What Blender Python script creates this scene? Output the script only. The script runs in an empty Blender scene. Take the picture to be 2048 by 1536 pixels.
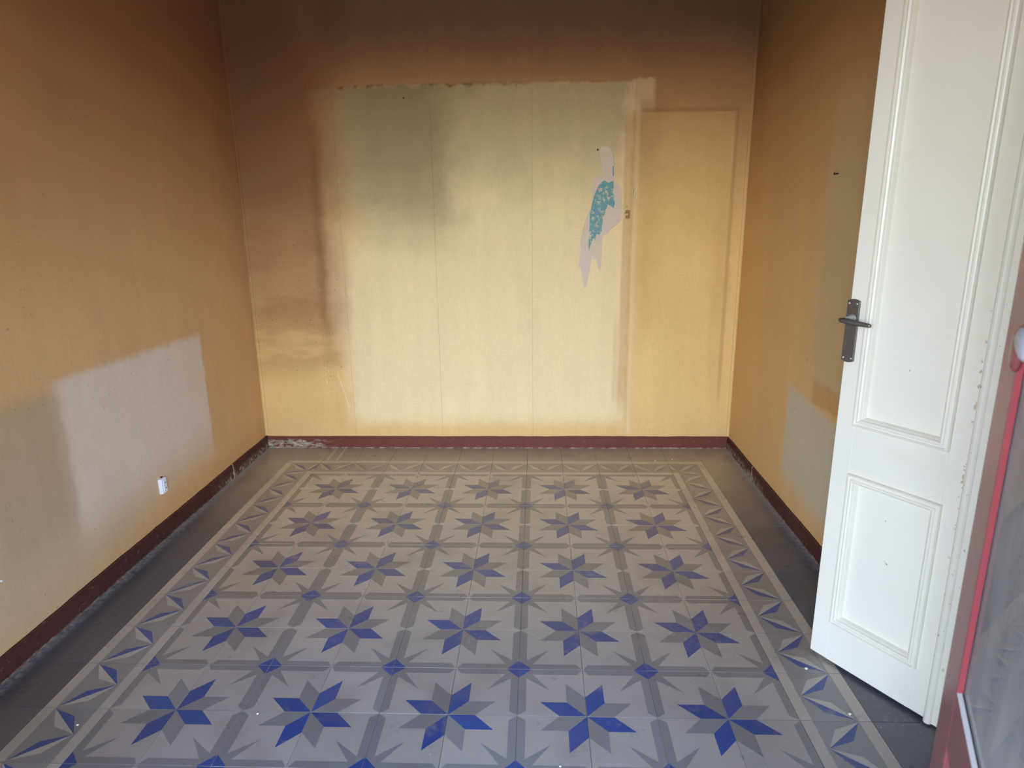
import bpy, bmesh, math, random
from mathutils import Matrix, Vector
random.seed(7)
S = bpy.context.scene
COL = S.collection

# ------------------------------------------------------------------ camera
CAM_R = ((0.9992563642, 0.0020214793, 0.0385049634), (0.0367405441, 0.2530599135, -0.9667527153), (-0.0116983333, 0.9674484967, 0.2527974588))
CAM_P = (0.26037, -1.60358, 1.40420)
cd = bpy.data.cameras.new('camera'); cam = bpy.data.objects.new('camera', cd); COL.objects.link(cam)
cd.sensor_fit = 'HORIZONTAL'; cd.sensor_width = 36.0; cd.lens = 36.0*1327.85/2048
cd.clip_start = 0.02
m = Matrix(CAM_R).to_4x4(); m.translation = CAM_P
cam.matrix_world = m
cd.dof.use_dof = True; cd.dof.focus_distance = 2.9; cd.dof.aperture_fstop = cd.lens/1000/0.0042
S.camera = cam

# ------------------------------------------------------------------ light, sky, exposure
W = bpy.data.worlds.new('sky'); S.world = W; W.use_nodes = True
bg = W.node_tree.nodes['Background']
sky = W.node_tree.nodes.new('ShaderNodeTexSky'); sky.sky_type = 'NISHITA'; sky.sun_disc = False
sky.sun_elevation = math.radians(25); sky.sun_rotation = math.radians(0)
sky.air_density = 1.0; sky.dust_density = 2.0; sky.ozone_density = 1.0
wb = W.node_tree.nodes.new('ShaderNodeMix'); wb.data_type = 'RGBA'; wb.blend_type = 'MULTIPLY'; wb.inputs[0].default_value = 1.0
wb.inputs[7].default_value = (1.04, 0.965, 1.02, 1)      # white balance of the photograph
W.node_tree.links.new(sky.outputs[0], wb.inputs[6]); W.node_tree.links.new(wb.outputs[2], bg.inputs[0]); bg.inputs[1].default_value = 0.75
S.view_settings.view_transform = 'Standard'; S.view_settings.look = 'None'
S.view_settings.gamma = 1.0; S.view_settings.use_curve_mapping = False
S.view_settings.exposure = 2.85
S.cycles.use_denoising = True
S.cycles.use_adaptive_sampling = True; S.cycles.adaptive_threshold = 0.03
S.cycles.sampling_pattern = "BLUE_NOISE"; S.cycles.denoiser = "OPENIMAGEDENOISE"; S.cycles.denoising_input_passes = "RGB_ALBEDO_NORMAL"; S.cycles.denoising_prefilter = "ACCURATE"
S.cycles.max_bounces = 8; S.cycles.diffuse_bounces = 5; S.cycles.transparent_max_bounces = 12
S.cycles.caustics_reflective = False; S.cycles.caustics_refractive = False
S.cycles.sample_clamp_indirect = 8.0

# room: x right, y into the room, z up (metres)
XL, XR, YB, YF, ZC = -1.412, 1.405, 2.225, -1.20, 2.95
OPX0, OPX1, OPZ = -0.58, 0.70, 2.25       # balcony door opening in the front wall
WT = 0.5                                   # front wall thickness
pd = bpy.data.lights.new('doorway_portal', 'AREA'); pd.shape = 'RECTANGLE'
pd.size = OPX1-OPX0; pd.size_y = OPZ; pd.cycles.is_portal = True
po = bpy.data.objects.new('doorway_portal', pd); COL.objects.link(po)
po.location = ((OPX0+OPX1)/2, YF-WT+0.0, OPZ/2); po.rotation_euler = (math.radians(90), 0, 0)

# ------------------------------------------------------------------ helpers
def lin(c):
    if isinstance(c, (int, float)): return (c, c, c, 1)
    r = []
    for v in c[:3]:
        v /= 255.0
        r.append(v/12.92 if v <= 0.04045 else ((v+0.055)/1.055)**2.4)
    return (*r, 1)

class G:
    """small wrapper to write node graphs as expressions"""
    def __init__(s, name, rough=0.6, spec=0.3):
        s.mat = bpy.data.materials.new(name); s.mat.use_nodes = True
        s.nt = s.mat.node_tree; s.b = s.nt.nodes['Principled BSDF']
        s.b.inputs['Roughness'].default_value = rough
        s.b.inputs['Specular IOR Level'].default_value = spec
    def put(s, sock, v):
        if hasattr(v, 'is_output'): s.nt.links.new(v, sock)
        elif isinstance(v, (tuple, list)): sock.default_value = v if len(v) == len(sock.default_value) else tuple(v[:3])
        else: sock.default_value = v
    def n(s, t): return s.nt.nodes.new(t)
    def m(s, op, a, b=0.0, c=None, clamp=False):
        k = s.n('ShaderNodeMath'); k.operation = op; k.use_clamp = clamp
        s.put(k.inputs[0], a); s.put(k.inputs[1], b)
        if c is not None: s.put(k.inputs[2], c)
        return k.outputs[0]
    def ss(s, x, e0, e1, a=0.0, b=1.0):
        k = s.n('ShaderNodeMapRange'); k.interpolation_type = 'SMOOTHSTEP'
        s.put(k.inputs[0], x); k.inputs[1].default_value = e0; k.inputs[2].default_value = e1
        k.inputs[3].default_value = a; k.inputs[4].default_value = b
        if e0 > e1:
            k.inputs[1].default_value = e1; k.inputs[2].default_value = e0
            k.inputs[3].default_value = b; k.inputs[4].default_value = a
        return k.outputs[0]
    def mix(s, f, a, b, mode='MIX'):
        k = s.n('ShaderNodeMix'); k.data_type = 'RGBA'; k.blend_type = mode; k.clamp_factor = True
        s.put(k.inputs[0], f); s.put(k.inputs[6], a); s.put(k.inputs[7], b)
        return k.outputs[2]
    def pos(s):
        return s.n('ShaderNodeNewGeometry').outputs['Position']
    def obj(s):
        return s.n('ShaderNodeTexCoord').outputs['Object']
    def sep(s, v):
        k = s.n('ShaderNodeSeparateXYZ'); s.put(k.inputs[0], v); return k.outputs
    def comb(s, x, y, z=0.0):
        k = s.n('ShaderNodeCombineXYZ')
        for i, v in enumerate((x, y, z)): s.put(k.inputs[i], v)
        return k.outputs[0]
    def scale(s, v, sc, off=(0, 0, 0)):
        k = s.n('ShaderNodeMapping'); s.put(k.inputs[0], v); k.inputs['Scale'].default_value = sc
        k.inputs['Location'].default_value = off
        return k.outputs[0]
    def noise(s, v, sc, det=3.0, rough=0.55, dist=0.0):
        key = (v, sc, det, rough)
        s.cache = getattr(s, 'cache', {})
        if key not in s.cache: s.cache[key] = s._noise(v, sc, det, rough, dist)
        return s.cache[key]
    def _noise(s, v, sc, det, rough, dist):
        k = s.n('ShaderNodeTexNoise'); s.put(k.inputs['Vector'], v); k.inputs['Scale'].default_value = sc
        k.inputs['Detail'].default_value = det; k.inputs['Roughness'].default_value = rough
        k.inputs['Distortion'].default_value = dist
        return k.outputs[0]
    def vor(s, v, sc):
        k = s.n('ShaderNodeTexVoronoi'); s.put(k.inputs['Vector'], v); k.inputs['Scale'].default_value = sc
        return k.outputs[0]
    def rnd(s): return s.n('ShaderNodeObjectInfo').outputs['Random']
    def bump(s, h, strength=0.3, dist=0.001):
        k = s.n('ShaderNodeBump'); k.inputs['Strength'].default_value = strength; k.inputs['Distance'].default_value = dist
        s.put(k.inputs['Height'], h); s.nt.links.new(k.outputs[0], s.b.inputs['Normal'])
    def color(s, v): s.put(s.b.inputs['Base Color'], v)
    def rough(s, v): s.put(s.b.inputs['Roughness'], v)
    def box(s, u, v, u0, u1, v0, v1, su0=.01, su1=.01, sv0=.01, sv1=.01):
        a = s.m('MULTIPLY', s.ss(u, u0-su0/2, u0+su0/2), s.ss(u, u1+su1/2, u1-su1/2))
        b = s.m('MULTIPLY', s.ss(v, v0-sv0/2, v0+sv0/2), s.ss(v, v1+sv1/2, v1-sv1/2))
        return s.m('MULTIPLY', a, b)
    def mul(s, a, b): return s.m('MULTIPLY', a, b)
    def jit(s, u, vec, sc, amt, off=(0, 0, 0)):
        return s.m('ADD', u, s.m('MULTIPLY', s.m('SUBTRACT', s.noise(s.scale(vec, (1, 1, 1), off), sc, 2), 0.5), amt))

def plain(name, col, rough=0.5, spec=0.4, metal=0.0, var=0.06, nsc=12):
    g = G(name, rough, spec)
    n = g.noise(g.obj(), nsc, 4)
    c = lin(col); d = tuple(x*(1-2*var) for x in c[:3])+(1,); e = tuple(min(1, x*(1+2*var)) for x in c[:3])+(1,)
    g.color(g.mix(n, d, e)); g.b.inputs['Metallic'].default_value = metal
    return g.mat

def mesh(name, verts, faces, mats, parent=None, fmat=None, smooth=False, loc=None):
    me = bpy.data.meshes.new(name); me.from_pydata(verts, [], faces)
    for m_ in (mats if isinstance(mats, (list, tuple)) else [mats]): me.materials.append(m_)
    if fmat: me.polygons.foreach_set('material_index', fmat)
    if smooth: me.polygons.foreach_set('use_smooth', [True]*len(me.polygons))
    me.update()
    bm_ = bmesh.new(); bm_.from_mesh(me)
    if smooth != 'open' and not fmat: bmesh.ops.recalc_face_normals(bm_, faces=bm_.faces)
    bm_.to_mesh(me); bm_.free()
    o = bpy.data.objects.new(name, me); COL.objects.link(o)
    if parent: o.parent = parent
    if loc: o.location = loc
    return o

def boxvf(b, V, F):
    x0, x1, y0, y1, z0, z1 = b; k = len(V)
    V += [(x0,y0,z0),(x1,y0,z0),(x1,y1,z0),(x0,y1,z0),(x0,y0,z1),(x1,y0,z1),(x1,y1,z1),(x0,y1,z1)]
    F += [tuple(k+i for i in f) for f in ((0,3,2,1),(4,5,6,7),(0,1,5,4),(1,2,6,5),(2,3,7,6),(3,0,4,7))]

def boxes(name, bs, mat, parent=None, bevel=0.0):
    V, F = [], []
    for b in bs: boxvf(b, V, F)
    o = mesh(name, V, F, mat, parent)
    if bevel:
        md = o.modifiers.new('bevel', 'BEVEL'); md.width = bevel; md.segments = 2; md.limit_method = 'ANGLE'
    return o

def empty(name, loc, rz=0.0):
    o = bpy.data.objects.new(name, None); COL.objects.link(o); o.empty_display_size = 0.1
    o.location = loc; o.rotation_euler = (0, 0, rz); return o

def tag(o, label, cat, group=None, kind=None):
    o['label'] = label; o['category'] = cat
    if group: o['group'] = group
    if kind: o['kind'] = kind
    return o

def lathe(name, prof, mat, parent, axis_m, n=20):
    """prof: (radius, height) list turned about local z, then moved by axis_m"""
    V, F = [], []
    for r, h in prof:
        for i in range(n):
            a = 2*math.pi*i/n; V.append(tuple(axis_m @ Vector((r*math.cos(a), r*math.sin(a), h))))
    for j in range(len(prof)-1):
        for i in range(n):
            F.append((j*n+i, j*n+(i+1) % n, (j+1)*n+(i+1) % n, (j+1)*n+i))
    F.append(tuple(range(n))[::-1]); F.append(tuple((len(prof)-1)*n+i for i in range(n)))
    return mesh(name, V, F, mat, parent, smooth=True)

def loft(name, rings, mat, parent, smooth=True):
    n = len(rings[0]); V = [p for r in rings for p in r]; F = []
    for j in range(len(rings)-1):
        for i in range(n): F.append((j*n+i, j*n+(i+1) % n, (j+1)*n+(i+1) % n, (j+1)*n+i))
    F.append(tuple(range(n))[::-1]); F.append(tuple((len(rings)-1)*n+i for i in range(n)))
    return mesh(name, V, F, mat, parent, smooth=smooth)

# ------------------------------------------------------------------ wallpaper materials
def weave(g, u, v, vec):
    a = g.noise(g.comb(g.m('MULTIPLY', u, 22), g.m('MULTIPLY', v, 300)), 1.0, 2, 0.6)
    b = g.noise(g.comb(g.m('MULTIPLY', u, 300), g.m('MULTIPLY', v, 14)), 1.0, 2, 0.6)
    return g.m('ADD', g.m('MULTIPLY', a, 0.5), g.m('MULTIPLY', b, 0.5))

def finish_paper(g, c, u, v, vec, amt=0.34, rough=.72):
    w = weave(g, u, v, vec)
    blot = g.noise(vec, 3.2, 4, 0.6)
    streak = g.noise(g.comb(g.m('MULTIPLY', u, 9), g.m('MULTIPLY', v, 0.9)), 1.0, 2, 0.6)
    val = g.m('ADD', g.m('ADD', 1.0-amt/2-0.16, g.m('MULTIPLY', w, amt)), g.m('ADD', g.m('MULTIPLY', blot, 0.16), g.m('MULTIPLY', streak, 0.16)))
    c = g.mix(1.0, c, g.comb(val, val, val), 'MULTIPLY')
    g.color(c)
    g.rough(0.72)

PALE, GOLD, TAN, BROWN, DARK = lin((243, 217, 166)), lin((234, 192, 128)), lin((214, 170, 116)), lin((168, 122, 86)), lin((122, 86, 62))

def mat_wall_back():
    g = G('wallpaper_back', 0.72, 0.2); vec = g.pos(); x, y, z = g.sep(vec)
    xj = g.jit(x, vec, 7, .09); zj = g.jit(z, vec, 6, .10, (3, 1, 9)); xf = g.jit(x, vec, 26, .035, (5, 0, 2)); zf = g.jit(z, vec, 24, .035, (0, 4, 0))
    c = GOLD
    blot0 = g.noise(vec, 3.2, 4, 0.6)
    c = g.mix(g.mul(g.ss(zj, 0.35, 0.08), .30), c, TAN)
    # tobacco brown above the furniture
    c = g.mix(g.m('MULTIPLY', g.ss(zj, 1.15, 2.05), .72), c, BROWN)
    c = g.mix(g.m('MULTIPLY', g.ss(zj, 1.98, 2.40), .80), c, DARK)
    # brown strip beside the left corner
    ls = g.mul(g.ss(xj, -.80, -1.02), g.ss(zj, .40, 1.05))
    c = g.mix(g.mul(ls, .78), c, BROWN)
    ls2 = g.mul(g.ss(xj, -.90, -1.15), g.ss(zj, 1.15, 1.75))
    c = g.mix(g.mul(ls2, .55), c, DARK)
    c = g.mix(g.mul(g.mul(g.ss(xj, -.8, -.95), g.ss(zj, .75, .2)), .35), c, lin((222, 178, 118)))
    # pale ghost of the wardrobe that stood here: frayed on its upper left, cut along a paper seam lower down
    lowz = g.ss(zj, 1.45, 1.0)
    le = g.m('ADD', g.mul(g.ss(xj, -.94, -.78), lowz), g.mul(g.ss(xj, -1.02, -.60), g.m('SUBTRACT', 1.0, lowz)))
    gh = g.mul(g.box(xf, zf, -1.2, .775, .17, 2.055, .02, .035, .14, .03), le)
    c = g.mix(g.mul(gh, .95), c, PALE)
    c = g.mix(g.mul(g.mul(gh, g.ss(blot0, .44, .60)), .30), c, lin((242, 206, 158)))
    gh2 = g.box(xf, zf, .765, .885, 1.90, 2.075, .02, .04, .05, .02)
    c = g.mix(g.mul(gh2, .6), c, PALE)
    # soft shade painted into the ghost: olive cloud, then its darker upper part
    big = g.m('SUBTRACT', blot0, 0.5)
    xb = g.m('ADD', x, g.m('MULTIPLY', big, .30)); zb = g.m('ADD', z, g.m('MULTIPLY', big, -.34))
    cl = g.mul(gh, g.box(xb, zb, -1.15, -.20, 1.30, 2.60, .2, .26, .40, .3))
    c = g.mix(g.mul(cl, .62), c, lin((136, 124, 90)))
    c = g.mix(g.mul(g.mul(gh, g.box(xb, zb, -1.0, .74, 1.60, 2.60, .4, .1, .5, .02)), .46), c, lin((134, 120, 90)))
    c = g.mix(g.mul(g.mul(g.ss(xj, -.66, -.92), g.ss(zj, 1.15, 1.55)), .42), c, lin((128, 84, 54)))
    c = g.mix(g.mul(g.box(xj, zj, .80, .93, 1.55, 1.98, .06, .12, .4, .1), .40), c, lin((150, 98, 58)))
    # brown vertical streak left of the ghost
    xs = g.m('ADD', xf, g.m('MULTIPLY', big, .04))
    st = g.box(xs, zj, -1.005, -.950, .60, 1.92, .07, .08, .5, .3)
    c = g.mix(g.mul(st, g.ss(g.noise(g.scale(vec, (5, 1, 2.2)), 1.0, 3), .30, .62, .15, .50)), c, lin((112, 70, 42)))
    bn = g.ss(g.noise(g.scale(vec, (1.2, 1, 4.5), (3, 0, 1)), 1.0, 3), .44, .62)
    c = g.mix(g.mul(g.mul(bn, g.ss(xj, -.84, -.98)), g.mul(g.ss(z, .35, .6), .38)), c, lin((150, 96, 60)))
    pk = g.box(xj, zj, -.95, -.83, .60, 1.25, .06, .06, .4, .4)
    c = g.mix(g.mul(pk, .42), c, lin((200, 166, 136)))
    # dark top line of the ghost
    tl = g.box(xf, zf, -1.0, .28, 2.050, 2.066, .05, .2, .02, .012)
    c = g.mix(g.mul(tl, g.ss(g.noise(vec, 22, 4), .46, .66, 0.05, .6)), c, lin((76, 48, 30)))
    lt = g.box(x, z, -.62, .62, 2.072, 2.092, .4, .4, .008, .012)
    c = g.mix(g.mul(lt, .35), c, lin((190, 158, 110)))
    # tan strip beside the seam and ghost of a narrow cupboard on the right
    c = g.mix(g.mul(g.box(g.jit(x, vec, 9, .015), zj, .735, .787, .25, 1.88, .02, .012, .2, .15), .55), c, lin((206, 158, 104)))
    c = g.mix(g.mul(g.box(x, zj, .70, .735, .30, .80, .02, .02, .1, .2), .3), c, lin((214, 170, 118)))
    c = g.mix(g.mul(g.box(x, z, .787, .815, .1, 1.95, .006, .02, .05, .1), .38), c, lin((236, 212, 170)))
    rp = g.box(g.jit(x, vec, 5, .01), g.jit(z, vec, 5, .008), .80, 1.325, .20, 1.905, .02, .012, .3, .012)
    c = g.mix(g.mul(rp, .30), c, lin((236, 196, 132)))
    ed = g.mul(g.box(x, z, .82, 1.338, .3, 1.925, .05, .012, .3, .012), g.m('SUBTRACT', 1.0, g.box(x, z, .6, 1.318, .0, 1.903, .01, .012, .01, .012)))
    c = g.mix(g.mul(ed, .26), c, lin((140, 90, 52)))
    c = g.mix(g.mul(g.box(xj, zj, .84, .95, .75, 1.45, .08, .12, .3, .3), .25), c, lin((200, 146, 84)))
    c = g.mix(g.mul(g.box(xj, zj, 1.25, 1.34, .35, 1.4, .05, .02, .3, .3), .14), c, lin((190, 140, 90)))
    # mould specks and flaked plaster near the left
    sp = g.mul(g.ss(g.noise(vec, 85, 2), .665, .70), g.mul(g.ss(g.noise(vec, 6, 2), .44, .58), g.box(xj, zj, -1.40, -.82, .35, 1.50, .05, .06, .3, .4)))
    c = g.mix(g.mul(sp, .75), c, lin((82, 46, 26)))
    fl = g.mul(g.ss(g.noise(g.scale(vec, (1, 1, .7)), 80, 3, .65), .56, .62), g.ss(g.m('ADD', g.box(xj, zj, -1.025, -.965, .30, .55, .12, .10, .2, .16), g.m('MULTIPLY', g.noise(vec, 14, 2), .55)), .72, 1.05))
    c = g.mix(g.mul(fl, .8), c, lin((246, 218, 178)))
    crk = g.ss(g.m('ABSOLUTE', g.m('ADD', g.jit(x, vec, 30, .014), g.m('ADD', .815, g.m('MULTIPLY', z, .262)))), .0045, .001)
    c = g.mix(g.mul(crk, g.mul(g.box(x, z, -1.1, -.8, .26, .48, .02, .02, .03, .03), .6)), c, lin((248, 222, 184)))
    # dark gaps around the nail
    c = g.mix(g.mul(g.box(x, z, .745, .775, 1.35, 1.42, .012, .012, .02, .02), g.ss(g.noise(vec, 70, 2), .45, .55, 0, .7)), c, lin((120, 72, 46)))
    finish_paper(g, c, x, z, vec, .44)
    return g.mat

def mat_wall_left():
    g = G('wallpaper_left', 0.72, 0.2); vec = g.pos(); x, y, z = g.sep(vec)
    yj = g.jit(y, vec, 6, .10); zj = g.jit(z, vec, 6, .12, (3, 1, 9)); yf = g.jit(y, vec, 26, .03, (5, 0, 2)); zf = g.jit(z, vec, 26, .035, (0, 4, 0))
    c = lin((208, 166, 118))
    c = g.mix(g.mul(g.ss(zj, .9, 1.9), .70), c, lin((158, 108, 74)))
    c = g.mix(g.mul(g.ss(zj, 1.6, 2.4), .55), c, lin((140, 88, 62)))
    c = g.mix(g.mul(g.ss(yj, .9, .4), g.mul(g.ss(zj, .9, 1.5), .35)), c, lin((190, 140, 88)))
    # grey, less yellowed ghosts of a headboard and cupboard
    c = g.mix(g.mul(g.box(yj, zf, -.2, .58, .22, .815, .3, .08, .30, .06), .62), c, lin((186, 166, 140)))
    c = g.mix(g.mul(g.box(yj, zj, -.9, .95, .08, .55, .3, .5, .12, .3), .55), c, lin((188, 168, 142)))
    slope = g.m('ADD', zf, g.m('MULTIPLY', g.m('SUBTRACT', 1.57, y), -.02))
    c = g.mix(g.mul(g.box(yf, slope, .56, 1.578, .26, .828, .14, .035, .30, .045), .92), c, lin((218, 200, 184)))
    c = g.mix(g.mul(g.box(yj, zj, .2, .56, .30, .84, .1, .04, .2, .05), .25), c, lin((150, 122, 92)))
    c = g.mix(g.mul(g.mul(g.ss(zj, .22, .08), g.ss(y, .3, .8)), .45), c, lin((206, 152, 96)))
    sp = g.mul(g.ss(g.noise(vec, 60, 2), .70, .74), g.ss(g.noise(vec, 6, 2), .45, .6))
    c = g.mix(g.mul(sp, .4), c, lin((90, 62, 40)))
    finish_paper(g, c, y, z, vec, .38)
    return g.mat

def mat_wall_right():
    g = G('wallpaper_right', 0.72, 0.2); vec = g.pos(); x, y, z = g.sep(vec)
    yj = g.jit(y, vec, 6, .10); zj = g.jit(z, vec, 6, .12, (3, 1, 9)); yf = g.jit(y, vec, 26, .03, (5, 0, 2)); zf = g.jit(z, vec, 26, .035, (0, 4, 0))
    c = lin((212, 170, 114))
    c = g.mix(g.mul(g.ss(zj, 1.0, 2.1), .70), c, lin((162, 120, 82)))
    c = g.mix(g.mul(g.ss(zj, 1.75, 2.4), .55), c, lin((116, 82, 56)))
    c = g.mix(g.mul(g.box(yj, zj, .2, 1.16, .70, 1.75, .1, .10, .04, .5), .55), c, lin((186, 168, 126)))
    c = g.mix(g.mul(g.box(yf, g.m('ADD', zf, g.m('MULTIPLY', g.m('SUBTRACT', 1.36, y), .08)), .2, 1.365, .20, .625, .1, .05, .16, .05), .9), c, lin((196, 184, 158)))
    c = g.mix(g.mul(g.box(yj, zj, .2, 1.10, .62, .72, .1, .06, .03, .03), .55), c, lin((190, 138, 84)))
    sp = g.mul(g.ss(g.noise(vec, 60, 2), .70, .74), g.ss(g.noise(vec, 6, 2), .5, .62))
    c = g.mix(g.mul(sp, .4), c, lin((90, 62, 40)))
    finish_paper(g, c, y, z, vec, .38)
    return g.mat

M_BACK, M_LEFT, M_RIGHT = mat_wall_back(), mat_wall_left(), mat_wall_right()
M_PLASTER = plain('plaster', (205, 196, 178), .8, .2)
M_CEIL = plain('ceiling_paint', (216, 204, 180), .8, .2)
M_STONE = plain('stone', (150, 146, 138), .8, .2)

def struct(o, label=None, cat=None):
    o['kind'] = 'structure'
    if label: o['label'] = label; o['category'] = cat
    return o

# ------------------------------------------------------------------ shell
T = .16
wall_back = struct(boxes('wall_back', [(XL-T, XR+T, YB, YB+T, -.1, ZC)], plain('bare_wall', (118, 88, 60), .9, .1)), 'stained yellow wallpapered back wall with pale wardrobe ghost', 'wall')
seams = [XL, -.852, -.318, .232, .790, XR]
for i in range(5):
    a, b = seams[i], seams[i+1]
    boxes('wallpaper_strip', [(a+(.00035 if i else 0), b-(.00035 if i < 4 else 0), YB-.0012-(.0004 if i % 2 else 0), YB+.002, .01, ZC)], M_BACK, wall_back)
wall_left = struct(boxes('wall_left', [(XL-T, XL, YF, YB, -.1, ZC)], M_LEFT), 'brown wallpapered wall with a grey rectangular ghost and a socket', 'wall')
DY0, DY1, DZ = -.84, -.10, 2.12      # doorway in the right wall
wall_right = struct(boxes('wall_right', [(XR, XR+T, DY1, YB, -.1, ZC), (XR, XR+T, YF, DY0, -.1, ZC), (XR, XR+T, DY0, DY1, DZ, ZC)], M_RIGHT), 'brown wallpapered wall behind the white panelled door', 'wall')
wall_front = struct(boxes('wall_front', [(XL-T, OPX0, YF-WT, YF, -.1, ZC), (OPX1, XR+T, YF-WT, YF, -.1, ZC), (OPX0, OPX1, YF-WT, YF, OPZ, ZC)], M_PLASTER), 'plaster wall with the balcony door opening', 'wall')
struct(boxes('ceiling', [(XL-T, XR+T, YF-WT, YB+T, ZC, ZC+.12)], M_CEIL), 'stained cream ceiling', 'ceiling')
# cupboard recess behind the doorway of the right wall
struct(boxes('wall_recess', [(XR+T+.35, XR+T+.41, DY0-.1, DY1+.1, -.1, ZC), (XR+T, XR+T+.35, DY0-.1, DY0, -.1, ZC), (XR+T, XR+T+.35, DY1, DY1+.1, -.1, ZC), (XR+T, XR+T+.35, DY0, DY1, DZ, DZ+.1), (XR, XR+T+.35, DY0, DY1, -.1, 0.0)], M_PLASTER), 'pale plaster recess behind the white panelled door', 'wall')
# outside
struct(boxes('balcony_floor', [(-2.2, 2.2, YF-WT-1.0, YF-WT, -.14, -.02)], M_STONE), 'stone balcony floor outside the opening', 'floor')
struct(boxes('sky_block_slab', [(-2.4, 2.4, YF-WT-1.6, YF-WT, 2.45, 2.60)], M_STONE), 'unseen slab added over the opening to block high sky', 'light blocker')  # unseen slab, added to keep high sky light off the near floor
struct(boxes('ground', [(-60, 60, -70, YF-WT-1.0, -4.1, -4.0)], plain('street', (120, 116, 110), .9, .2)), 'grey street below the balcony', 'ground')

# rounded paper in the two far corners
def fillet(name, cx, sgn, mat, r=.014):
    V, F = [], []
    n = 6
    for k in range(n+1):
        a = math.pi/2*k/n
        px = cx + sgn*(r - r*math.cos(a)); py = YB-.0012 - (r - r*math.sin(a))
        V += [(px, py, .06), (px, py, ZC)]
    V += [(cx, YB-.0012, .06), (cx, YB-.0012, ZC)]
    for k in range(n): F.append((2*k, 2*k+2, 2*k+3, 2*k+1))
    e = 2*(n+1)
    F += [(2*n, e, e+1, 2*n+1), (e, 0, 1, e+1)]
    return mesh(name, V, F, mat, None, smooth='open')
struct(fillet('trim_1', XL, 1, M_BACK), 'rounded wallpaper edge in the corner beside the brown stain', 'trim')
struct(fillet('trim_2', XR, -1, M_BACK), 'rounded wallpaper edge in the corner behind the white door', 'trim')

# ------------------------------------------------------------------ baseboards
def mat_base(back):
    g = G('maroon_base_back' if back else 'maroon_base', .58, .22); vec = g.pos(); x, y, z = g.sep(vec)
    n = g.noise(vec, 9, 4)
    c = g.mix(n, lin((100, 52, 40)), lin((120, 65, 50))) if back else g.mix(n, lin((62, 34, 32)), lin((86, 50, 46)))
    c = g.mix(g.mul(g.ss(g.noise(vec, 55, 3), .62, .72), .4), c, lin((150, 110, 92)))
    e = g.ss(g.jit(z, vec, 45, .014), .0085, .002)
    c = g.mix(g.mul(e, g.ss(g.noise(vec, 30, 3), .40, .60, .1, .7 if back else .4)), c, lin((190, 172, 148)))
    if back:
        zone = g.mul(g.ss(g.jit(x, vec, 10, .16), -.92, -1.16), g.ss(g.jit(z, vec, 25, .03), .066, .044))
        fk = g.m('ADD', g.noise(g.scale(vec, (.55, 1, 1.3)), 48, 4, .7), g.m('MULTIPLY', zone, .14))
        c = g.mix(g.mul(zone, g.ss(fk, .58, .64, 0, .9)), c, lin((150, 136, 118)))
        c = g.mix(g.mul(zone, g.ss(fk, .72, .76, 0, .9)), c, lin((196, 178, 156)))
    else:
        zone = g.mul(g.ss(y, 1.45, 1.7), g.ss(g.jit(z, vec, 22, .03), .052, .02))
        c = g.mix(g.mul(zone, g.ss(g.noise(vec, 50, 3), .46, .60, .1, .8)), c, lin((160, 144, 126)))
        ck = g.ss(g.m('ABSOLUTE', g.m('SUBTRACT', g.jit(y, vec, 40, .02), 1.735)), .006, .002)
        c = g.mix(g.mul(ck, .8), c, lin((206, 194, 176)))
    g.color(c)
    return g.mat

def baseboard(name, p0, p1, inward, mat, h=.075, th=.009):
    V, F = [], []
    L = math.dist(p0, p1); n = max(2, int(L/.03))
    rr = random.Random(name); w = 0.0
    for i in range(n+1):
        t = i/n; w = .8*w + rr.uniform(-.0011, .0011)
        px, py = p0[0]+(p1[0]-p0[0])*t, p0[1]+(p1[1]-p0[1])*t
        z1 = h + w; ix, iy = inward[0]*th, inward[1]*th
        V += [(px, py, .0004), (px+ix, py+iy, .0004), (px+ix, py+iy, z1-.004), (px+ix*.6, py+iy*.6, z1), (px, py, z1)]
    for i in range(n):
        for j in range(5):
            F.append((5*i+j, 5*i+5+j, 5*i+5+(j+1) % 5, 5*i+(j+1) % 5))
    F += [(0, 1, 2, 3, 4), tuple(5*n+k for k in (4, 3, 2, 1, 0))]
    return struct(mesh(name, V, F, mat))
MBB, MBS = mat_base(True), mat_base(False)
o = baseboard('baseboard_back', (XL, YB-.0016), (XR, YB-.0016), (0, -1), MBB, .075); struct(o, 'maroon painted skirting below the yellow back wall, flaking at one end', 'baseboard')
o = baseboard('baseboard_left', (XL, YF), (XL, YB), (1, 0), MBS, .080); struct(o, 'dark maroon painted skirting under the socket', 'baseboard')
o = baseboard('baseboard_right', (XR, DY1+.075), (XR, YB), (-1, 0), MBS, .075); struct(o, 'dark maroon painted skirting behind the white door', 'baseboard')

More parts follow.
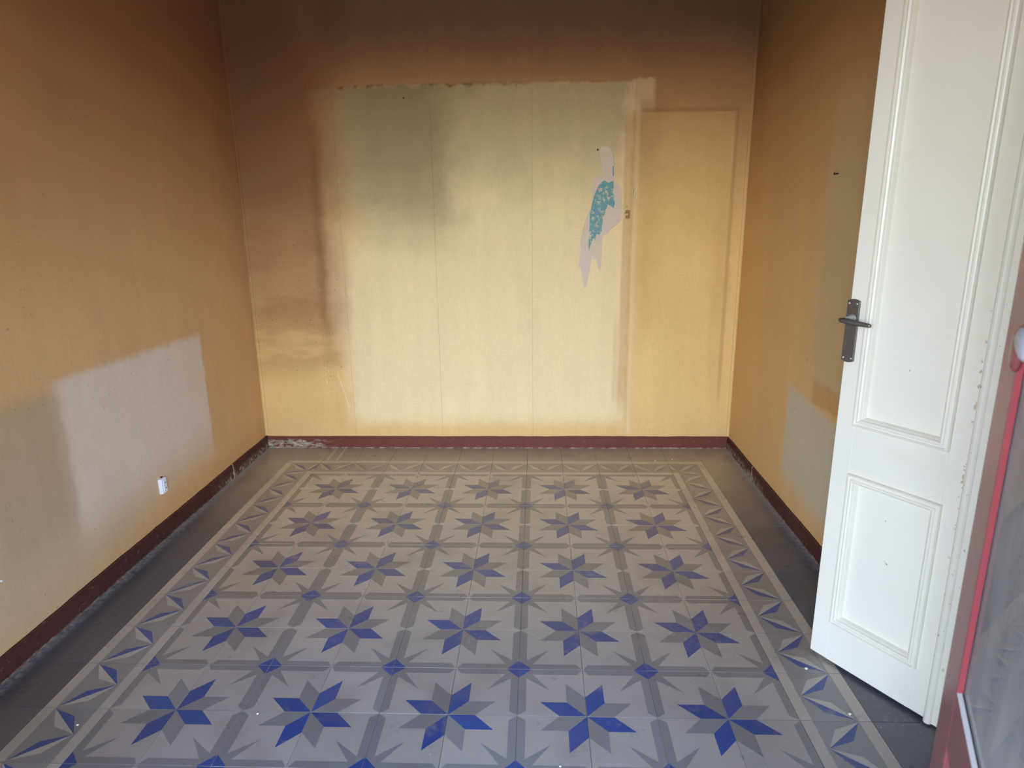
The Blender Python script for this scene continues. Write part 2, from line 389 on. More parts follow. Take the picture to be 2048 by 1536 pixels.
# ------------------------------------------------------------------ floor tiles
def mat_tile(name, col, fade=None, far_light_dirt=.35, var=.16, rough=.30, far_col=(206, 184, 152)):
    g = G(name, rough, .55); vec = g.pos(); x, y, z = g.sep(vec)
    c = lin(col)
    if fade:
        f = g.mul(g.ss(g.jit(y, vec, 8, .12), 1.60, 1.74), g.ss(g.jit(x, vec, 8, .1), -1.02, -.82))
        f = g.mul(f, g.ss(g.noise(vec, 9, 3), .34, .60, .62, 1.0))
        f2 = g.mul(g.ss(g.noise(g.scale(vec, (1, 1, 1), (7, 3, 1)), 11, 3, .65), .56, .72), .45)
        c = g.mix(g.m('MAXIMUM', f, f2), c, lin(fade))
    r = g.rnd()
    sc = g.noise(g.scale(vec, (40, 180, 1)), 1.0, 3, .6)
    n = g.noise(vec, 9, 3, .5)
    val = g.m('ADD', g.m('ADD', 1-var/2-.10, g.m('MULTIPLY', r, var)), g.m('ADD', g.m('MULTIPLY', n, .14), g.m('MULTIPLY', sc, .08)))
    c = g.mix(1.0, c, g.comb(val, val, val), 'MULTIPLY')
    # brighter light toward the back wall painted in with brownish grime, and blotches of pale scrubbed wear
    d = g.mul(g.ss(g.jit(y, vec, 5, .35), .8 if 'plain' in name else -.15, 2.1 if 'plain' in name else 1.45), far_light_dirt)
    c = g.mix(d, c, lin(far_col))
    d3 = g.mul(g.ss(g.noise(g.scale(vec, (1, 1, 1), (1, 9, 4)), 5, 2, .5), .48, .80), .30)
    c = g.mix(d3, c, lin((112, 100, 84)))
    wsp = g.mul(g.ss(g.noise(g.scale(vec, (1, 1, 1), (9, 2, 4)), 55, 3, .7), .50, .78), g.ss(g.noise(g.scale(vec, (1, 1, 1), (4, 4, 4)), 3.3, 2), .54, .70))
    c = g.mix(g.mul(wsp, .26), c, lin((206, 198, 188)))
    sp = g.mul(g.ss(g.noise(g.scale(vec, (1, 1, 1), (2, 7, 4)), 120, 1), .76, .80), .6)
    c = g.mix(sp, c, lin((214, 208, 200)))
    if 'plain' in name:      # salt bloom where the tiles meet the skirting
        sb = g.ss(g.jit(g.m('ABSOLUTE', x), vec, 30, .03), 1.352, 1.402)
        c = g.mix(g.mul(sb, g.ss(g.noise(vec, 55, 3, .7), .36, .62, .15, .85)), c, lin((172, 174, 178)))
    g.color(c); g.rough(g.ss(n, .3, .7, rough-.03, rough+.06))
    return g.mat
TM = [mat_tile('tile_pale', (158, 151, 144), far_light_dirt=.66, far_col=(226, 206, 174)), mat_tile('tile_grey', (124, 121, 121), far_light_dirt=.62, var=.22, far_col=(178, 160, 134)), mat_tile('tile_blue', (44, 72, 134), (146, 134, 116), far_light_dirt=.24, var=.26),
      mat_tile('tile_border_ground', (130, 127, 126), far_light_dirt=.62, var=.16, far_col=(186, 168, 141)), mat_tile('tile_line', (166, 158, 148), far_light_dirt=.66, far_col=(222, 202, 170)), mat_tile('tile_plain', (88, 88, 94), far_light_dirt=.76, far_col=(196, 174, 146)), mat_tile('tile_facet', (170, 163, 154), (184, 170, 148), far_light_dirt=.5, far_col=(214, 196, 166))]
PALE_I, GREY_I, BLUE_I, BGR_I, LINE_I, PLAIN_I, FACET_I = range(7)
TS = .0995      # half tile, leaving a hairline joint
TH = .012
def tile_mesh(name, polys, base, hx=TS, hy=TS, x0=None, x1=None, y0=None, y1=None):
    """polys: list of (material index, layer, [(u, v)...]) with u, v from the tile's lower left corner, 0..0.2"""
    V, F, MI = [], [], []
    x0 = -hx if x0 is None else x0; x1 = hx if x1 is None else x1; y0 = -hy if y0 is None else y0; y1 = hy if y1 is None else y1
    e = .0004
    V += [(x0, y0, -TH), (x1, y0, -TH), (x1, y1, -TH), (x0, y1, -TH), (x0, y0, -e), (x1, y0, -e), (x1, y1, -e), (x0, y1, -e), (x0+e, y0+e, 0), (x1-e, y0+e, 0), (x1-e, y1-e, 0), (x0+e, y1-e, 0)]
    for f in ((0,1,5,4),(1,2,6,5),(2,3,7,6),(3,0,4,7),(4,5,9,8),(5,6,10,9),(6,7,11,10),(7,4,8,11),(8,9,10,11)):
        F.append(f); MI.append(base)
    for mi, lay, pts in polys:
        k = len(V); pp = [(min(max(u-.1, x0+e), x1-e), min(max(v-.1, y0+e), y1-e)) for u, v in pts]
        ar = sum(pp[i][0]*pp[(i+1) % len(pp)][1]-pp[(i+1) % len(pp)][0]*pp[i][1] for i in range(len(pp)))
        if ar < 0: pp = pp[::-1]
        V += [(a, b, .00012*lay) for a, b in pp]; F.append(tuple(range(k, k+len(pp)))); MI.append(mi)
    me = bpy.data.meshes.new(name); me.from_pydata(V, [], F)
    for t in TM: me.materials.append(t)
    me.polygons.foreach_set('material_index', MI); me.update()
    return me

a = .0785; q = a/math.sqrt(2)
star = [(BLUE_I, 1, [(0, 0), (0, a), (q, a+q), (q, q)]), (GREY_I, 1, [(0, 0), (q, q), (a+q, q), (a, 0)])]
def fl(pts): return [(.2-u, .2-v) for u, v in pts]      # measured from the far corner
burst = [(0, 0), (.196, 0), (.196, .005), (.182, .024), (.043, .024), (.096, .096), (.024, .043), (.024, .182), (.005, .196), (0, .196)]
# split the burst in convex pieces
pieces = [[(0, 0), (.1955, 0), (.1955, .005), (.182, .024), (.024, .024), (0, .024)], [(0, .024), (.024, .024), (.024, .182), (.005, .1955), (0, .1955)],
          [(.024, .024), (.043, .024), (.096, .096), (.024, .043)]]
field = star + [(GREY_I, 1, fl(p)) for p in pieces] + [(BLUE_I, 2, fl([(0, 0), (.039, 0), (0, .039)]))]
ME_FIELD = tile_mesh('tile_star', field, PALE_I)
def kite(p, r, side=1, w=.026):
    mx, my = (p[0]+r[0])/2, (p[1]+r[1])/2; dx, dy = r[0]-p[0], r[1]-p[1]; l = math.hypot(dx, dy); nx, ny = -dy/l*w*side, dx/l*w*side
    return [(BLUE_I, 2, [p, (mx+nx, my+ny), r]), (FACET_I, 2, [p, (mx-nx, my-ny), r])]
# border tile, outer side at u=0, running along -v
side = [(LINE_I, 1, [(0, 0), (.037, 0), (.037, .2), (0, .2)]), (LINE_I, 1, [(.166, 0), (.2, 0), (.2, .2), (.166, .2)])]
side += kite((.040, .196), (.160, .100), 1) + kite((.160, .100), (.040, .004), -1)
ME_SIDE = tile_mesh('tile_border', side, BGR_I)
corner = [(LINE_I, 1, [(0, 0), (.037, 0), (.037, .163), (.2, .163), (.2, .2), (0, .2)][0:3]+[(.037, .2), (0, .2)]), (LINE_I, 1, [(.037, .163), (.2, .163), (.2, .2), (.037, .2)]),
          (LINE_I, 1, [(.166, 0), (.2, 0), (.2, .034), (.166, .034)])]
corner += kite((.042, .158), (.162, .038), 1, .024) + kite((.162, .038), (.196, .160), -1, .02) + kite((.162, .038), (.040, .004), -1, .02)
ME_CORNER = tile_mesh('tile_corner', corner, BGR_I)
ME_PLAIN = tile_mesh('tile_plain', [], PLAIN_I)

M_GROUT = plain('grout', (92, 84, 76), .9, .1)
floor = struct(boxes('floor', [(XL, XR, YF-WT, YB, -.08, -.003)], M_GROUT), 'patterned cement tile floor with blue stars and a zigzag border', 'floor')
rt = random.Random(3)
def put_tile(me, cx, cy, rot=0):
    o = bpy.data.objects.new('tile', me); COL.objects.link(o); o.parent = floor
    o.location = (cx+rt.uniform(-.0002, .0002), cy+rt.uniform(-.0002, .0002), rt.uniform(-.0004, .0))
    o.rotation_euler = (rt.uniform(-.0012, .0012), rt.uniform(-.0012, .0012), rot*math.pi/2)
    return o
cut = {}
def cut_mesh(x0, x1, y0, y1, polys=()):
    k = (round(x0, 4), round(x1, 4), round(y0, 4), round(y1, 4), len(polys))
    if k not in cut: cut[k] = tile_mesh('tile_cut', list(polys), PLAIN_I, x0=x0, x1=x1, y0=y0, y1=y1)
    return cut[k]
YFRONT = -.6      # near end of the star field
ny0 = round((YF-2.0)/.2)
for iy in range(-6, 12):
    cy = iy*.2 - 1.0 + 1.1
    for ix in range(-7, 7):
        cx = ix*.2+.1
        y_lo, x_lo = cy-.1, cx-.1
        ex = abs(cx) > 1.2
        inx = abs(cx) < 1.0
        x0 = x1 = y0 = y1 = None
        hx0, hx1, hy0, hy1 = -TS, TS, -TS, TS
        if cx < -1.2: hx0 = XL+.004-cx
        if cx > 1.2: hx1 = XR-.004-cx
        if cy > 2.0: hy1 = YB-.004-cy
        cutx = ex or cy > 2.0
        if cutx or cy < YFRONT-.2:
            if cutx:
                stripe = []
                if cy > 2.0 and abs(cx+.9) < .01: stripe = [(LINE_I, 1, [(.02, 0), (.032, 0), (.032, .4), (.02, .4)]), (LINE_I, 1, [(.075, 0), (.088, 0), (.088, .4), (.075, .4)])]
                put_tile(cut_mesh(hx0, hx1, hy0, hy1, stripe), cx, cy)
            else: put_tile(ME_PLAIN, cx, cy)
            continue
        back_, front_ = cy > 1.8, cy < YFRONT
        if inx and not back_ and not front_:
            # star centres sit at multiples of .4: quarter index from the parity of the tile
            px = round((cx+.1)/.2) % 2 == 0        # True: star lies on the tile's right side
            py = round((cy+.1)/.2) % 2 == 0        # True: star lies on the tile's top side
            r = {(False, False): 0, (True, False): 1, (True, True): 2, (False, True): 3}[(px, py)]
            put_tile(ME_FIELD, cx, cy, r)
        elif inx: put_tile(ME_SIDE, cx, cy, 3 if back_ else 1)
        elif not back_ and not front_: put_tile(ME_SIDE, cx, cy, 0 if cx < 0 else 2)
        else: put_tile(ME_CORNER, cx, cy, {(True, True): 0, (False, True): 3, (False, False): 2, (True, False): 1}[(cx < 0, back_)])

# ------------------------------------------------------------------ white panelled door (ajar, hinged on the right wall)
def mat_door():
    g = G('white_door_paint', .34, .5); vec = g.obj(); x, y, z = g.sep(vec)
    n = g.noise(vec, 5, 4)
    c = g.mix(n, lin((226, 218, 200)), lin((236, 229, 213)))
    d = g.mul(g.ss(g.noise(g.scale(vec, (1, 1, 1), (3, 3, 3)), 9, 4), .60, .72), .25)
    c = g.mix(d, c, lin((222, 208, 176)))
    s = g.ss(g.noise(g.scale(vec, (1, 1, .7), (5, 1, 2)), 42, 2), .775, .79)
    c = g.mix(g.mul(s, .8), c, lin((120, 112, 104)))
    # worn, chipped paint by the hinge bead
    ch = g.mul(g.box(g.jit(x, vec, 60, .012), z, .035, .041, .50, 1.15, .004, .006, .2, .2), g.ss(g.noise(vec, 70, 3), .57, .60))
    c = g.mix(g.mul(ch, .9), c, lin((176, 158, 122)))
    ch2 = g.mul(g.box(x, z, .0, .038, .2, 1.2, .004, .004, .3, .3), g.ss(g.noise(g.scale(vec, (1, 1, 1), (8, 1, 2)), 90, 2), .69, .72))
    c = g.mix(g.mul(ch2, .8), c, lin((96, 88, 80)))
    g.color(c)
    return g.mat
M_DOOR = mat_door()
M_WHITE = plain('white_frame_paint', (226, 226, 222), .35, .5, var=.03)
M_PEWTER = plain('pewter', (128, 122, 116), .42, .5, metal=.85, var=.10, nsc=30)
M_NICKEL = plain('worn_nickel', (206, 202, 196), .25, .5, metal=.55, var=.08, nsc=40)

HX, HY = 1.361, -.022
DD = Vector((-.549, .836)); DD.normalize()
door = empty('door_1', (HX, HY, 0), math.atan2(DD.y, DD.x))
struct(door, 'white panelled door standing open with a dark lever handle', 'door')
DW, DT, Z0, Z1 = .392, .035, .012, 2.10
P1 = (.078, .341, .790, 1.985); P2 = (.072, .336, .145, .645)
boxes('stile', [(.336, DW, -DT, 0, Z0, Z1)], M_DOOR, door, .0015)
boxes('stile', [(.0, .078, -DT, 0, Z0, Z1)], M_DOOR, door, .0015)
for z0, z1 in ((Z0, .150), (.640, .795), (1.980, Z1)):
    boxes('rail', [(.0775, .3365, -DT+.0003, -.0003, z0, z1)], M_DOOR, door)
def moulding(r, parent, flip=1):
    prof = [(0, -.001), (.0006, .005), (.003, .0085), (.007, .0095), (.0095, .0062), (.0115, .0062), (.014, .0095), (.018, .0105), (.0225, .0085), (.025, .0035), (.0265, .0025), (.029, -.0025), (.031, -.007)]
    V, F = [], []
    s0, s1, z0, z1 = r
    for d, h in prof:
        h *= 1.35; V += [(s0+d, h, z0+d), (s1-d, h, z0+d), (s1-d, h, z1-d), (s0+d, h, z1-d)]
    for j in range(len(prof)-1):
        for i in range(4): F.append((4*j+i, 4*j+(i+1) % 4, 4*j+4+(i+1) % 4, 4*j+4+i))
    o_ = mesh('moulding', V, F, M_DOOR, parent, smooth='open')
    me = o_.data
    b_ = bmesh.new(); b_.from_mesh(me); bmesh.ops.recalc_face_normals(b_, faces=b_.faces)
    if sum(f.normal.y*f.calc_area() for f in b_.faces) < 0: bmesh.ops.reverse_faces(b_, faces=b_.faces)
    b_.to_mesh(me); b_.free(); me.polygons.foreach_set('use_smooth', [False]*len(me.polygons))
    return o_
for r in (P1, P2):
    p = boxes('panel', [(r[0]+.004, r[1]-.004, -DT+.010, -.0090, r[2]+.004, r[3]-.004)], M_DOOR, door)
    moulding(r, p)
# half round bead and the flat strip at the hinge edge
def bead(name, s0, s1, h, z0, z1, mat, parent, base=0.0):
    n = 8; R0, R1 = [], []
    for k in range(n+1):
        t = math.pi*k/n
        s = (s0+s1)/2-(s1-s0)/2*math.cos(t); hh = base+h*math.sin(t)
        R0.append((s, hh, z0)); R1.append((s, hh, z1))
    R0 += [(s1, base-.003, z0), (s0, base-.003, z0)]; R1 += [(s1, base-.003, z1), (s0, base-.003, z1)]
    return loft(name, [R0, R1], mat, parent, smooth=False)
bead('hinge_bead', .012, .034, .011, Z0-.006, Z1, M_DOOR, door)
boxes('hinge_strip', [(-.003, .0125, -.004, .003, Z0-.004, Z1)], M_DOOR, door, .001)
boxes('edge_strip', [(-.012, -.0025, -.024, -.004, Z0-.002, Z1)], M_DOOR, door, .001)
for zc in (.165, 1.305, 1.93):
    hg = lathe('hinge', [(.0045, -.05), (.006, -.048), (.006, .048), (.0045, .05)], M_DOOR, door, Matrix.Translation((-.008, .002, zc)), 12)
    for k in range(3):
        lathe('knuckle', [(.0066, -.0065), (.0068, 0), (.0066, .0065)], M_DOOR, hg, Matrix.Translation((-.008, .002, zc-.03+.03*k)), 12)
# lever handle
hp = []
pz0, pz1, ps0, ps1 = .973, 1.151, .3615, .3985
outline = [(ps0, pz0+.003)] + [(ps0+(ps1-ps0)*k/8, pz0+.003-.0045*math.sin(math.pi*k/8)) for k in range(1, 8)] + [(ps1, pz0+.003), (ps1, pz1-.003)] + [(ps1-(ps1-ps0)*k/8, pz1-.003+.0045*math.sin(math.pi*k/8)) for k in range(1, 8)] + [(ps0, pz1-.003)]
cs, cz = (ps0+ps1)/2, (pz0+pz1)/2
def inset(f, h): return [(cs+(s-cs)*(1-f/.0185), h, cz+(z-cz)*(1-f/.089)) for s, z in outline]
plate = loft('handle_plate', [inset(0, 0), inset(0, .0045), inset(.0018, .0062)], M_PEWTER, door, smooth=False)
for s_, z_ in ((.3685, 1.140), (.3915, 1.140), (.3685, .984), (.3915, .984)):
    lathe('screw', [(.003, 0), (.003, .0012), (.0018, .0018)], M_NICKEL, plate, Matrix.Translation((s_, .0060, z_)) @ Matrix.Rotation(-math.pi/2, 4, 'X'), 10)
NM = Matrix.Translation((.379, .005, 1.098)) @ Matrix.Rotation(-math.pi/2, 4, 'X')
rose = lathe('rose', [(.0125, 0), (.0125, .003), (.0105, .0042), (.0108, .007), (.0092, .0085), (.0094, .0115), (.0078, .013), (.0072, .036)], M_NICKEL, door, NM, 24)
rings = []
for s, h, z, rh, rz in ((.3935, .0445, 1.0962, .002, .002), (.392, .0445, 1.0962, .0055, .0045), (.387, .0445, 1.0962, .0085, .0068), (.378, .0447, 1.0960, .0098, .0082), (.362, .0450, 1.0945, .0088, .0084), (.342, .0448, 1.0930, .0072, .0076), (.322, .0442, 1.0918, .0060, .0064), (.305, .0436, 1.0910, .0052, .0054), (.3005, .0435, 1.0908, .0042, .0044), (.2995, .0435, 1.0908, .002, .002)):
    rings.append([(s, h+rh*math.cos(2*math.pi*k/14), z+rz*math.sin(2*math.pi*k/14)) for k in range(14)])
loft('lever', rings, M_PEWTER, door)

# white door frame round the doorway of the right wall
fr = empty('trim_3', (XR, (DY0+DY1)/2, 0)); struct(fr, 'white wooden door casing beside the white panelled door', 'door frame')
def frame_part(nm, b):
    o_ = boxes(nm, [(b[0]-XR, b[1]-XR, b[2]-(DY0+DY1)/2, b[3]-(DY0+DY1)/2, b[4], b[5])], M_WHITE, fr, .003); return o_
frame_part('jamb_casing', (XR-.018, XR+.06, DY1-.004, DY1+.070, 0, DZ+.07))
frame_part('jamb_casing', (XR-.018, XR+.06, DY0-.070, DY0+.004, 0, DZ+.07))
frame_part('head_casing', (XR-.017, XR+.06, DY0+.005, DY1-.005, DZ-.004, DZ+.068))

# ------------------------------------------------------------------ red glazed balcony door leaf
M_RED = plain('red_gloss_paint', (132, 72, 72), .26, .5, var=.07, nsc=10)
M_REDB = plain('red_bead_paint', (158, 70, 76), .35, .5, var=.06)
M_SEAL = plain('white_sealant', (216, 220, 228), .5, .4, var=.03)
def mat_glass():
    g = G('window_glass', .02, .5); nt = g.nt
    out = [k for k in nt.nodes if k.type == 'OUTPUT_MATERIAL'][0]
    tr = g.n('ShaderNodeBsdfTransparent'); tr.inputs[0].default_value = (.90, .93, .93, 1)
    gl = g.n('ShaderNodeBsdfGlossy'); gl.inputs['Roughness'].default_value = .012; gl.inputs[0].default_value = (.95, .97, 1, 1)
    df = g.n('ShaderNodeBsdfDiffuse'); df.inputs[0].default_value = (.62, .63, .65, 1)
    fz = g.n('ShaderNodeFresnel'); fz.inputs[0].default_value = 1.5
    m1 = g.n('ShaderNodeMixShader'); nt.links.new(fz.outputs[0], m1.inputs[0]); nt.links.new(tr.outputs[0], m1.inputs[1]); nt.links.new(gl.outputs[0], m1.inputs[2])
    m2 = g.n('ShaderNodeMixShader'); nt.links.new(m1.outputs[0], m2.inputs[1]); nt.links.new(df.outputs[0], m2.inputs[2])
    dust = g.ss(g.noise(g.scale(g.obj(), (1, 1, .4)), 9, 4), .3, .8, .28, .44)
    nt.links.new(dust, m2.inputs[0]); nt.links.new(m2.outputs[0], out.inputs[0])
    return g.mat
M_GLASS = mat_glass()
DR = Vector((.418, .908)); DR.normalize()
RX, RY = .671+.0, -1.2
red = empty('door_2', (RX, RY, 0), math.atan2(DR.y, DR.x))
struct(red, 'dark red glazed balcony door leaf swung inward, pane edged with pale sealant', 'door')
RW, RT = .602, .042
GZ0, GZ1, GS0, GS1 = .700, 2.10, .100, .508
boxes('stile', [(GS1, RW, -RT, 0, .015, 2.21)], M_RED, red, .003)
boxes('stile', [(.012, GS0, -RT, 0, .015, 2.21)], M_RED, red, .003)
boxes('rail', [(GS0, GS1, -RT+.0005, -.0005, .60, GZ0)], M_RED, red, .002)
boxes('rail', [(GS0, GS1, -RT+.0005, -.0005, GZ1, 2.209)], M_RED, red, .002)
boxes('rail', [(GS0, GS1, -RT+.0005, -.0005, .015, .13)], M_RED, red, .002)
boxes('panel', [(GS0-.005, GS1+.005, -RT+.012, -.012, .125, .605)], M_RED, red)
def wedge(name, s0, s1, z0, z1, which, mat):
    w, d = .008, .0068
    if which == 'free': prof = [(s1, -.001), (s1-w, -d), (s1, -d)]; R0 = [(s, h, z0) for s, h in prof]; R1 = [(s, h, z1) for s, h in prof]
    elif which == 'hinge': prof = [(s0, -.001), (s0+w, -d), (s0, -d)]; R0 = [(s, h, z0) for s, h in prof]; R1 = [(s, h, z1) for s, h in prof]
    elif which == 'bottom': prof = [(z0, -.0008), (z0+w*.8, -d+.001), (z0, -d+.001)]; R0 = [(s0, h, z) for z, h in prof]; R1 = [(s1, h, z) for z, h in prof]
    else: prof = [(z1, -.001), (z1-w, -d), (z1, -d)]; R0 = [(s0, h, z) for z, h in prof]; R1 = [(s1, h, z) for z, h in prof]
    return loft(name, [R0, R1], mat, red, smooth=False)
wedge('glazing_bead', GS0, GS1, GZ0+.001, GZ1, 'free', M_REDB)
wedge('glazing_bead', GS0, GS1, GZ0+.001, GZ1, 'hinge', M_REDB)
wedge('glazing_bead', GS0, GS1, GZ0, GZ1, 'top', M_REDB)
wb = wedge('sealant_strip', GS0, GS1, GZ0, GZ1, 'bottom', M_SEAL); wb['label'] = 'white sealant strip along the pane'
pane = boxes('pane', [(GS0-.004, GS1+.004, -.0122, -.0082, GZ0-.004, GZ1+.004)], M_GLASS, red)
pane['label'] = 'clear window pane'
M_GREYH = plain('grey_handle', (158, 158, 166), .35, .5, var=.05)
hb = loft('handle_base', [[(.512+.020*math.cos(2*math.pi*k/16)*f, h, 1.222+.030*math.sin(2*math.pi*k/16)*f) for k in range(16)] for f, h in ((1, -.001), (1, .004), (.75, .008))], M_RED, red)
lathe('handle_knob', [(.004, -.030), (.010, -.026), (.014, -.014), (.0155, 0), (.014, .014), (.010, .022), (.004, .025)], M_GREYH, red, Matrix.Translation((.476, .004, 1.236)) @ Matrix.Rotation(math.radians(65), 4, 'Y') @ Matrix.Diagonal((1.0, .55, 1.0, 1)), 16)

# ------------------------------------------------------------------ torn wallpaper on the back wall
PX = 1/1.0
def B(u, v):
    """point of the back wall, from the photograph's measured outline"""
    R = Matrix(CAM_R); d = R @ Vector(((u-1024)/1327.85, -(v-768)/1327.85, -1)); t = (YB-.0018-CAM_P[1])/d.y
    return (CAM_P[0]+t*d.x, CAM_P[2]+t*d.z)
def sheet(name, pix, mat, parent, depth=.0006, off=0.0):
    P = [B(*p_) for p_ in pix]; n = len(P)
    yf = YB-.0018-off
    V = [(x, yf-depth, z) for x, z in P]+[(x, yf, z) for x, z in P]
    F = [tuple(range(n))]+[(i, (i+1) % n, n+(i+1) % n, n+i) for i in range(n)]
    me_o = mesh(name, V, F, mat, parent)
    return me_o
def mat_backing():
    g = G('paper_backing', .8, .2); vec = g.pos(); n = g.noise(vec, 25, 4)
    g.color(g.mix(n, lin((214, 192, 170)), lin((226, 206, 188)))); return g.mat
def mat_teal():
    g = G('old_teal_paint', .8, .2); vec = g.pos(); n = g.noise(vec, 70, 4, .7)
    c = g.mix(g.noise(vec, 12, 3), lin((104, 152, 158)), lin((126, 170, 172)))
    x, y, z = g.sep(vec)
    k = g.mul(g.ss(n, .52, .58), g.ss(g.noise(g.scale(vec, (1, 1, 1), (4, 0, 2)), 16, 3), .42, .58, .15, 1.0))
    c = g.mix(k, c, lin((214, 202, 170)))
    g.color(c); g.bump(n, .5, .003); return g.mat
M_BACKING, M_TEAL = mat_backing(), mat_teal()
def zp(pts): return [(1100+x/4.152, 250+y/4.152) for x, y in pts]
edge_pts = zp([(430, 180), (490, 182), (512, 205), (528, 260), (535, 340), (540, 480), (575, 505), (598, 540), (597, 640), (590, 795), (540, 835), (500, 870), (470, 905), (438, 925), (432, 1010), (428, 1100), (416, 1215), (398, 1180), (385, 1118), (360, 1118), (355, 1060), (340, 1150), (322, 1250), (300, 1345), (280, 1355), (265, 1240), (252, 1175), (236, 1185), (250, 1080), (256, 960), (275, 870), (300, 780), (325, 720), (342, 690), (352, 560), (355, 440), (400, 430), (440, 415), (430, 330), (412, 250), (416, 205)])
torn = sheet('torn_backing', edge_pts, M_BACKING, wall_back); torn['label'] = 'pinkish torn paper backing'
teal = zp([(455, 458), (480, 480), (510, 470), (525, 462), (530, 510), (522, 560), (535, 600), (538, 660), (528, 690), (500, 672), (482, 660), (470, 690), (455, 740), (440, 760), (434, 830), (428, 880), (410, 912), (385, 905), (372, 960), (362, 935), (350, 960), (335, 1000), (322, 1045), (320, 960), (328, 850), (332, 740), (350, 650), (362, 600), (390, 530), (415, 480)])
tl = sheet('teal_patch', teal, M_TEAL, wall_back, .0005, .0006); tl['label'] = 'old teal paint showing in the tear'
sheet('teal_patch', zp([(519, 340), (529, 345), (530, 420), (520, 425)]), M_TEAL, wall_back, .0005, .0006)
# curled paper lips round the tear
M_LIP = plain('paper_lip', (236, 226, 204), .8, .2, var=.03)
def lip(pix, w0, rise):
    P = [B(*p_) for p_ in pix]; V, F = [], []
    for i, (x, z) in enumerate(P):
        x2, z2 = P[min(i+1, len(P)-1)]; x1, z1 = P[max(i-1, 0)]
        dx, dz = x2-x1, z2-z1; l = math.hypot(dx, dz) or 1; nx, nz = -dz/l, dx/l
        k = math.sin(math.pi*(i+.3)/(len(P)-.4)); w = w0*k; yy = YB-.0022
        V += [(x, yy, z), (x+nx*w*.6, yy-rise*k, z+nz*w*.6), (x+nx*w, yy-rise*.6*k, z+nz*w), (x+nx*w*.5, yy-.0002, z+nz*w*.5)]
    for i in range(len(P)-1):
        for j in range(4): F.append((4*i+j, 4*i+4+j, 4*i+4+(j+1) % 4, 4*i+(j+1) % 4))
    return mesh('paper_lip', V, F, M_LIP, wall_back, smooth='open')
lip(zp([(590, 795), (540, 835), (500, 870), (470, 905), (438, 925)]), -.006, .003)
lip(zp([(342, 690), (325, 720), (300, 780), (275, 870), (256, 960), (250, 1080)]), .006, .003)
lip(zp([(490, 182), (512, 205), (528, 260), (535, 340), (540, 480)]), -.006, .003)
lip(zp([(700, 525), (692, 570), (698, 610)]), .012, .004)
lip(zp([(412, 250), (430, 330), (440, 415)]), .005, .003)

# ------------------------------------------------------------------ wall socket
M_PLASTIC = plain('white_plastic', (232, 234, 240), .3, .5, var=.02)
M_HOLE = plain('dark_plastic', (40, 40, 44), .6, .3)
sk = empty('wall_socket', (XL, 1.080, .203)); tag(sk, 'small white plastic wall socket above the dark skirting', 'socket')
def rr(w, h, r, y, n=5):
    pts = []
    for cxx, czz, a0 in ((w/2-r, h/2-r, 0), (-w/2+r, h/2-r, 90), (-w/2+r, -h/2+r, 180), (w/2-r, -h/2+r, 270)):
        for k in range(n+1):
            t = math.radians(a0+90*k/n); pts.append((y, cxx+r*math.cos(t), czz+r*math.sin(t)+.036))
    return pts
body = loft('cover', [rr(.044, .072, .007, 0), rr(.044, .072, .007, .010), rr(.040, .068, .007, .0145), rr(.034, .062, .006, .0155)], M_PLASTIC, sk, smooth=False)
ins = loft('insert', [rr(.022, .052, .004, .0150), rr(.022, .052, .004, .0172), rr(.020, .050, .004, .0180)], M_PLASTIC, sk, smooth=False)
for dz in (-.0115, .0135):
    lathe('pin_hole', [(.0032, .0175), (.0032, .0184)], M_HOLE, ins, Matrix.Translation((0, .004, .036+dz)) @ Matrix.Rotation(math.pi/2, 4, 'Y'), 10)
boxes('fixing_tab', [(0, .006, .000, .008, .070, .077)], M_HOLE, sk)

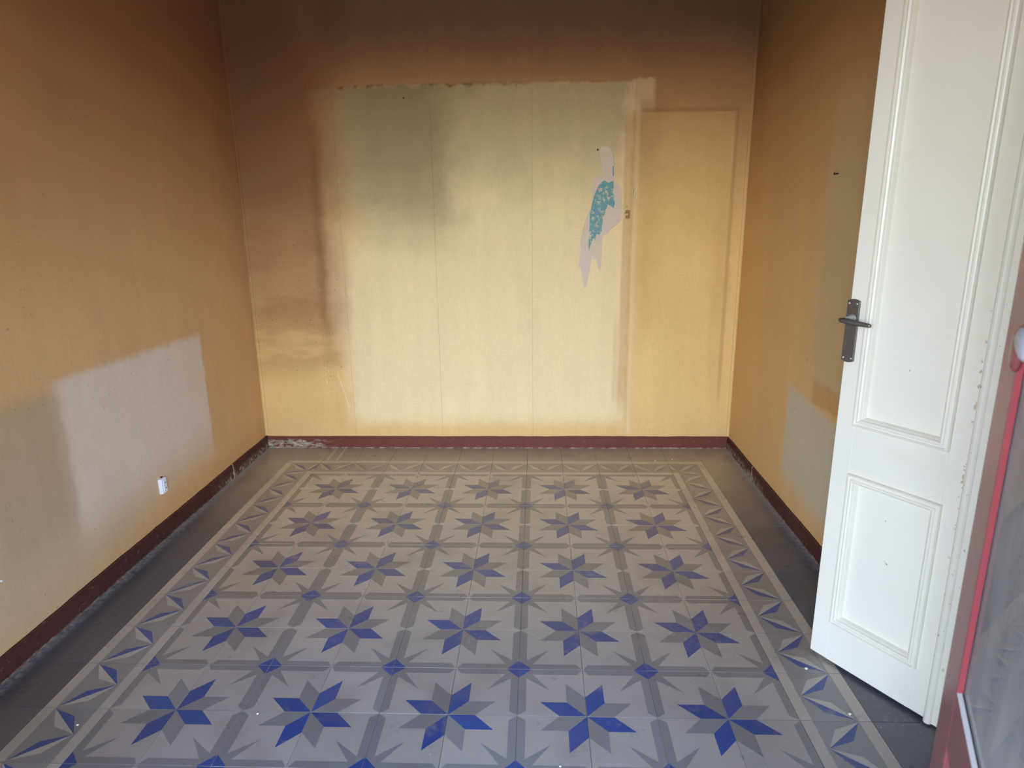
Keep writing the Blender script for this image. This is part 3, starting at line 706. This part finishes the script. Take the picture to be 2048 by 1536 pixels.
# ------------------------------------------------------------------ nails and hooks left in the walls
M_RUST = plain('rusty_iron', (58, 44, 36), .6, .4, metal=.5)
def hook(name, loc, rz, label, mat=M_RUST, r=.0035, l=.016):
    e_ = empty(name, loc, rz)
    lathe('shank', [(r*.55, 0), (r*.55, l)], mat, e_, Matrix.Rotation(-math.pi/2, 4, 'X'), 8)
    lathe('head', [(r*.6, l-.0012), (r, l-.0008), (r*1.05, l+.0008), (r*.6, l+.0018)], mat, e_, Matrix.Rotation(-math.pi/2, 4, 'X'), 10)
    return tag(e_, label, 'nail')
hook('nail', (-.456, YB-.0014, 1.995), math.pi, 'rusty nail below the top edge of the pale wardrobe ghost')
hook('nail', (.588, YB-.0014, 1.717), math.pi, 'rusty nail at the upper end of the torn wallpaper', r=.0045)
hook('nail', (1.345, YB-.0014, 1.629), math.pi, 'pale painted nail close to the corner of the yellow wall', M_LIP)
hook('nail', (XR, 1.084, 1.526), math.pi/2, 'rusty nail in the wall behind the white door', r=.0045)
hook('nail', (XL, .180, .308), -math.pi/2, 'pale painted nail low on the brown wall near the dark skirting', M_LIP, r=.0045, l=.004)

# ------------------------------------------------------------------ crumbs of plaster on the floor
M_CRUMB = plain('plaster_crumb', (238, 232, 220), .8, .2, var=.04)
def crumb(x, y, s, label, k):
    rn = random.Random(k); bm_ = bmesh.new(); bmesh.ops.create_icosphere(bm_, subdivisions=1, radius=s)
    for v in bm_.verts:
        v.co.x *= rn.uniform(.7, 1.4); v.co.y *= rn.uniform(.6, 1.2); v.co.z = max(-.3*s, v.co.z*rn.uniform(.35, .6))
    lo = min(v.co.z for v in bm_.verts)
    for v in bm_.verts: v.co.z -= lo
    me = bpy.data.meshes.new('plaster_crumb'); bm_.to_mesh(me); bm_.free(); me.materials.append(M_CRUMB)
    o_ = bpy.data.objects.new('plaster_crumb', me); COL.objects.link(o_); o_.location = (x, y, .0003)
    return tag(o_, label, 'crumb', 'plaster crumbs on the floor')
crumb(.935, 2.012, .0050, 'white plaster crumb on the back border edge, larger of the two there', 1)
crumb(1.037, 2.037, .0038, 'small white plaster crumb on the plain grey tile by the maroon skirting', 2)
crumb(1.101, .220, .0055, 'white plaster crumb lying on a blue zigzag facet beside the door', 3)
crumb(1.150, .027, .0055, 'white plaster crumb at the zigzag border under the white door', 4)
crumb(-1.052, -.066, .0040, 'tiny white crumb on the zigzag border near the dark skirting', 5)
crumb(-.553, -.011, .0035, 'tiny white crumb between two blue stars', 6)
crumb(.317, -.178, .0035, 'tiny white crumb beside a blue diamond on the pale tiles', 7)
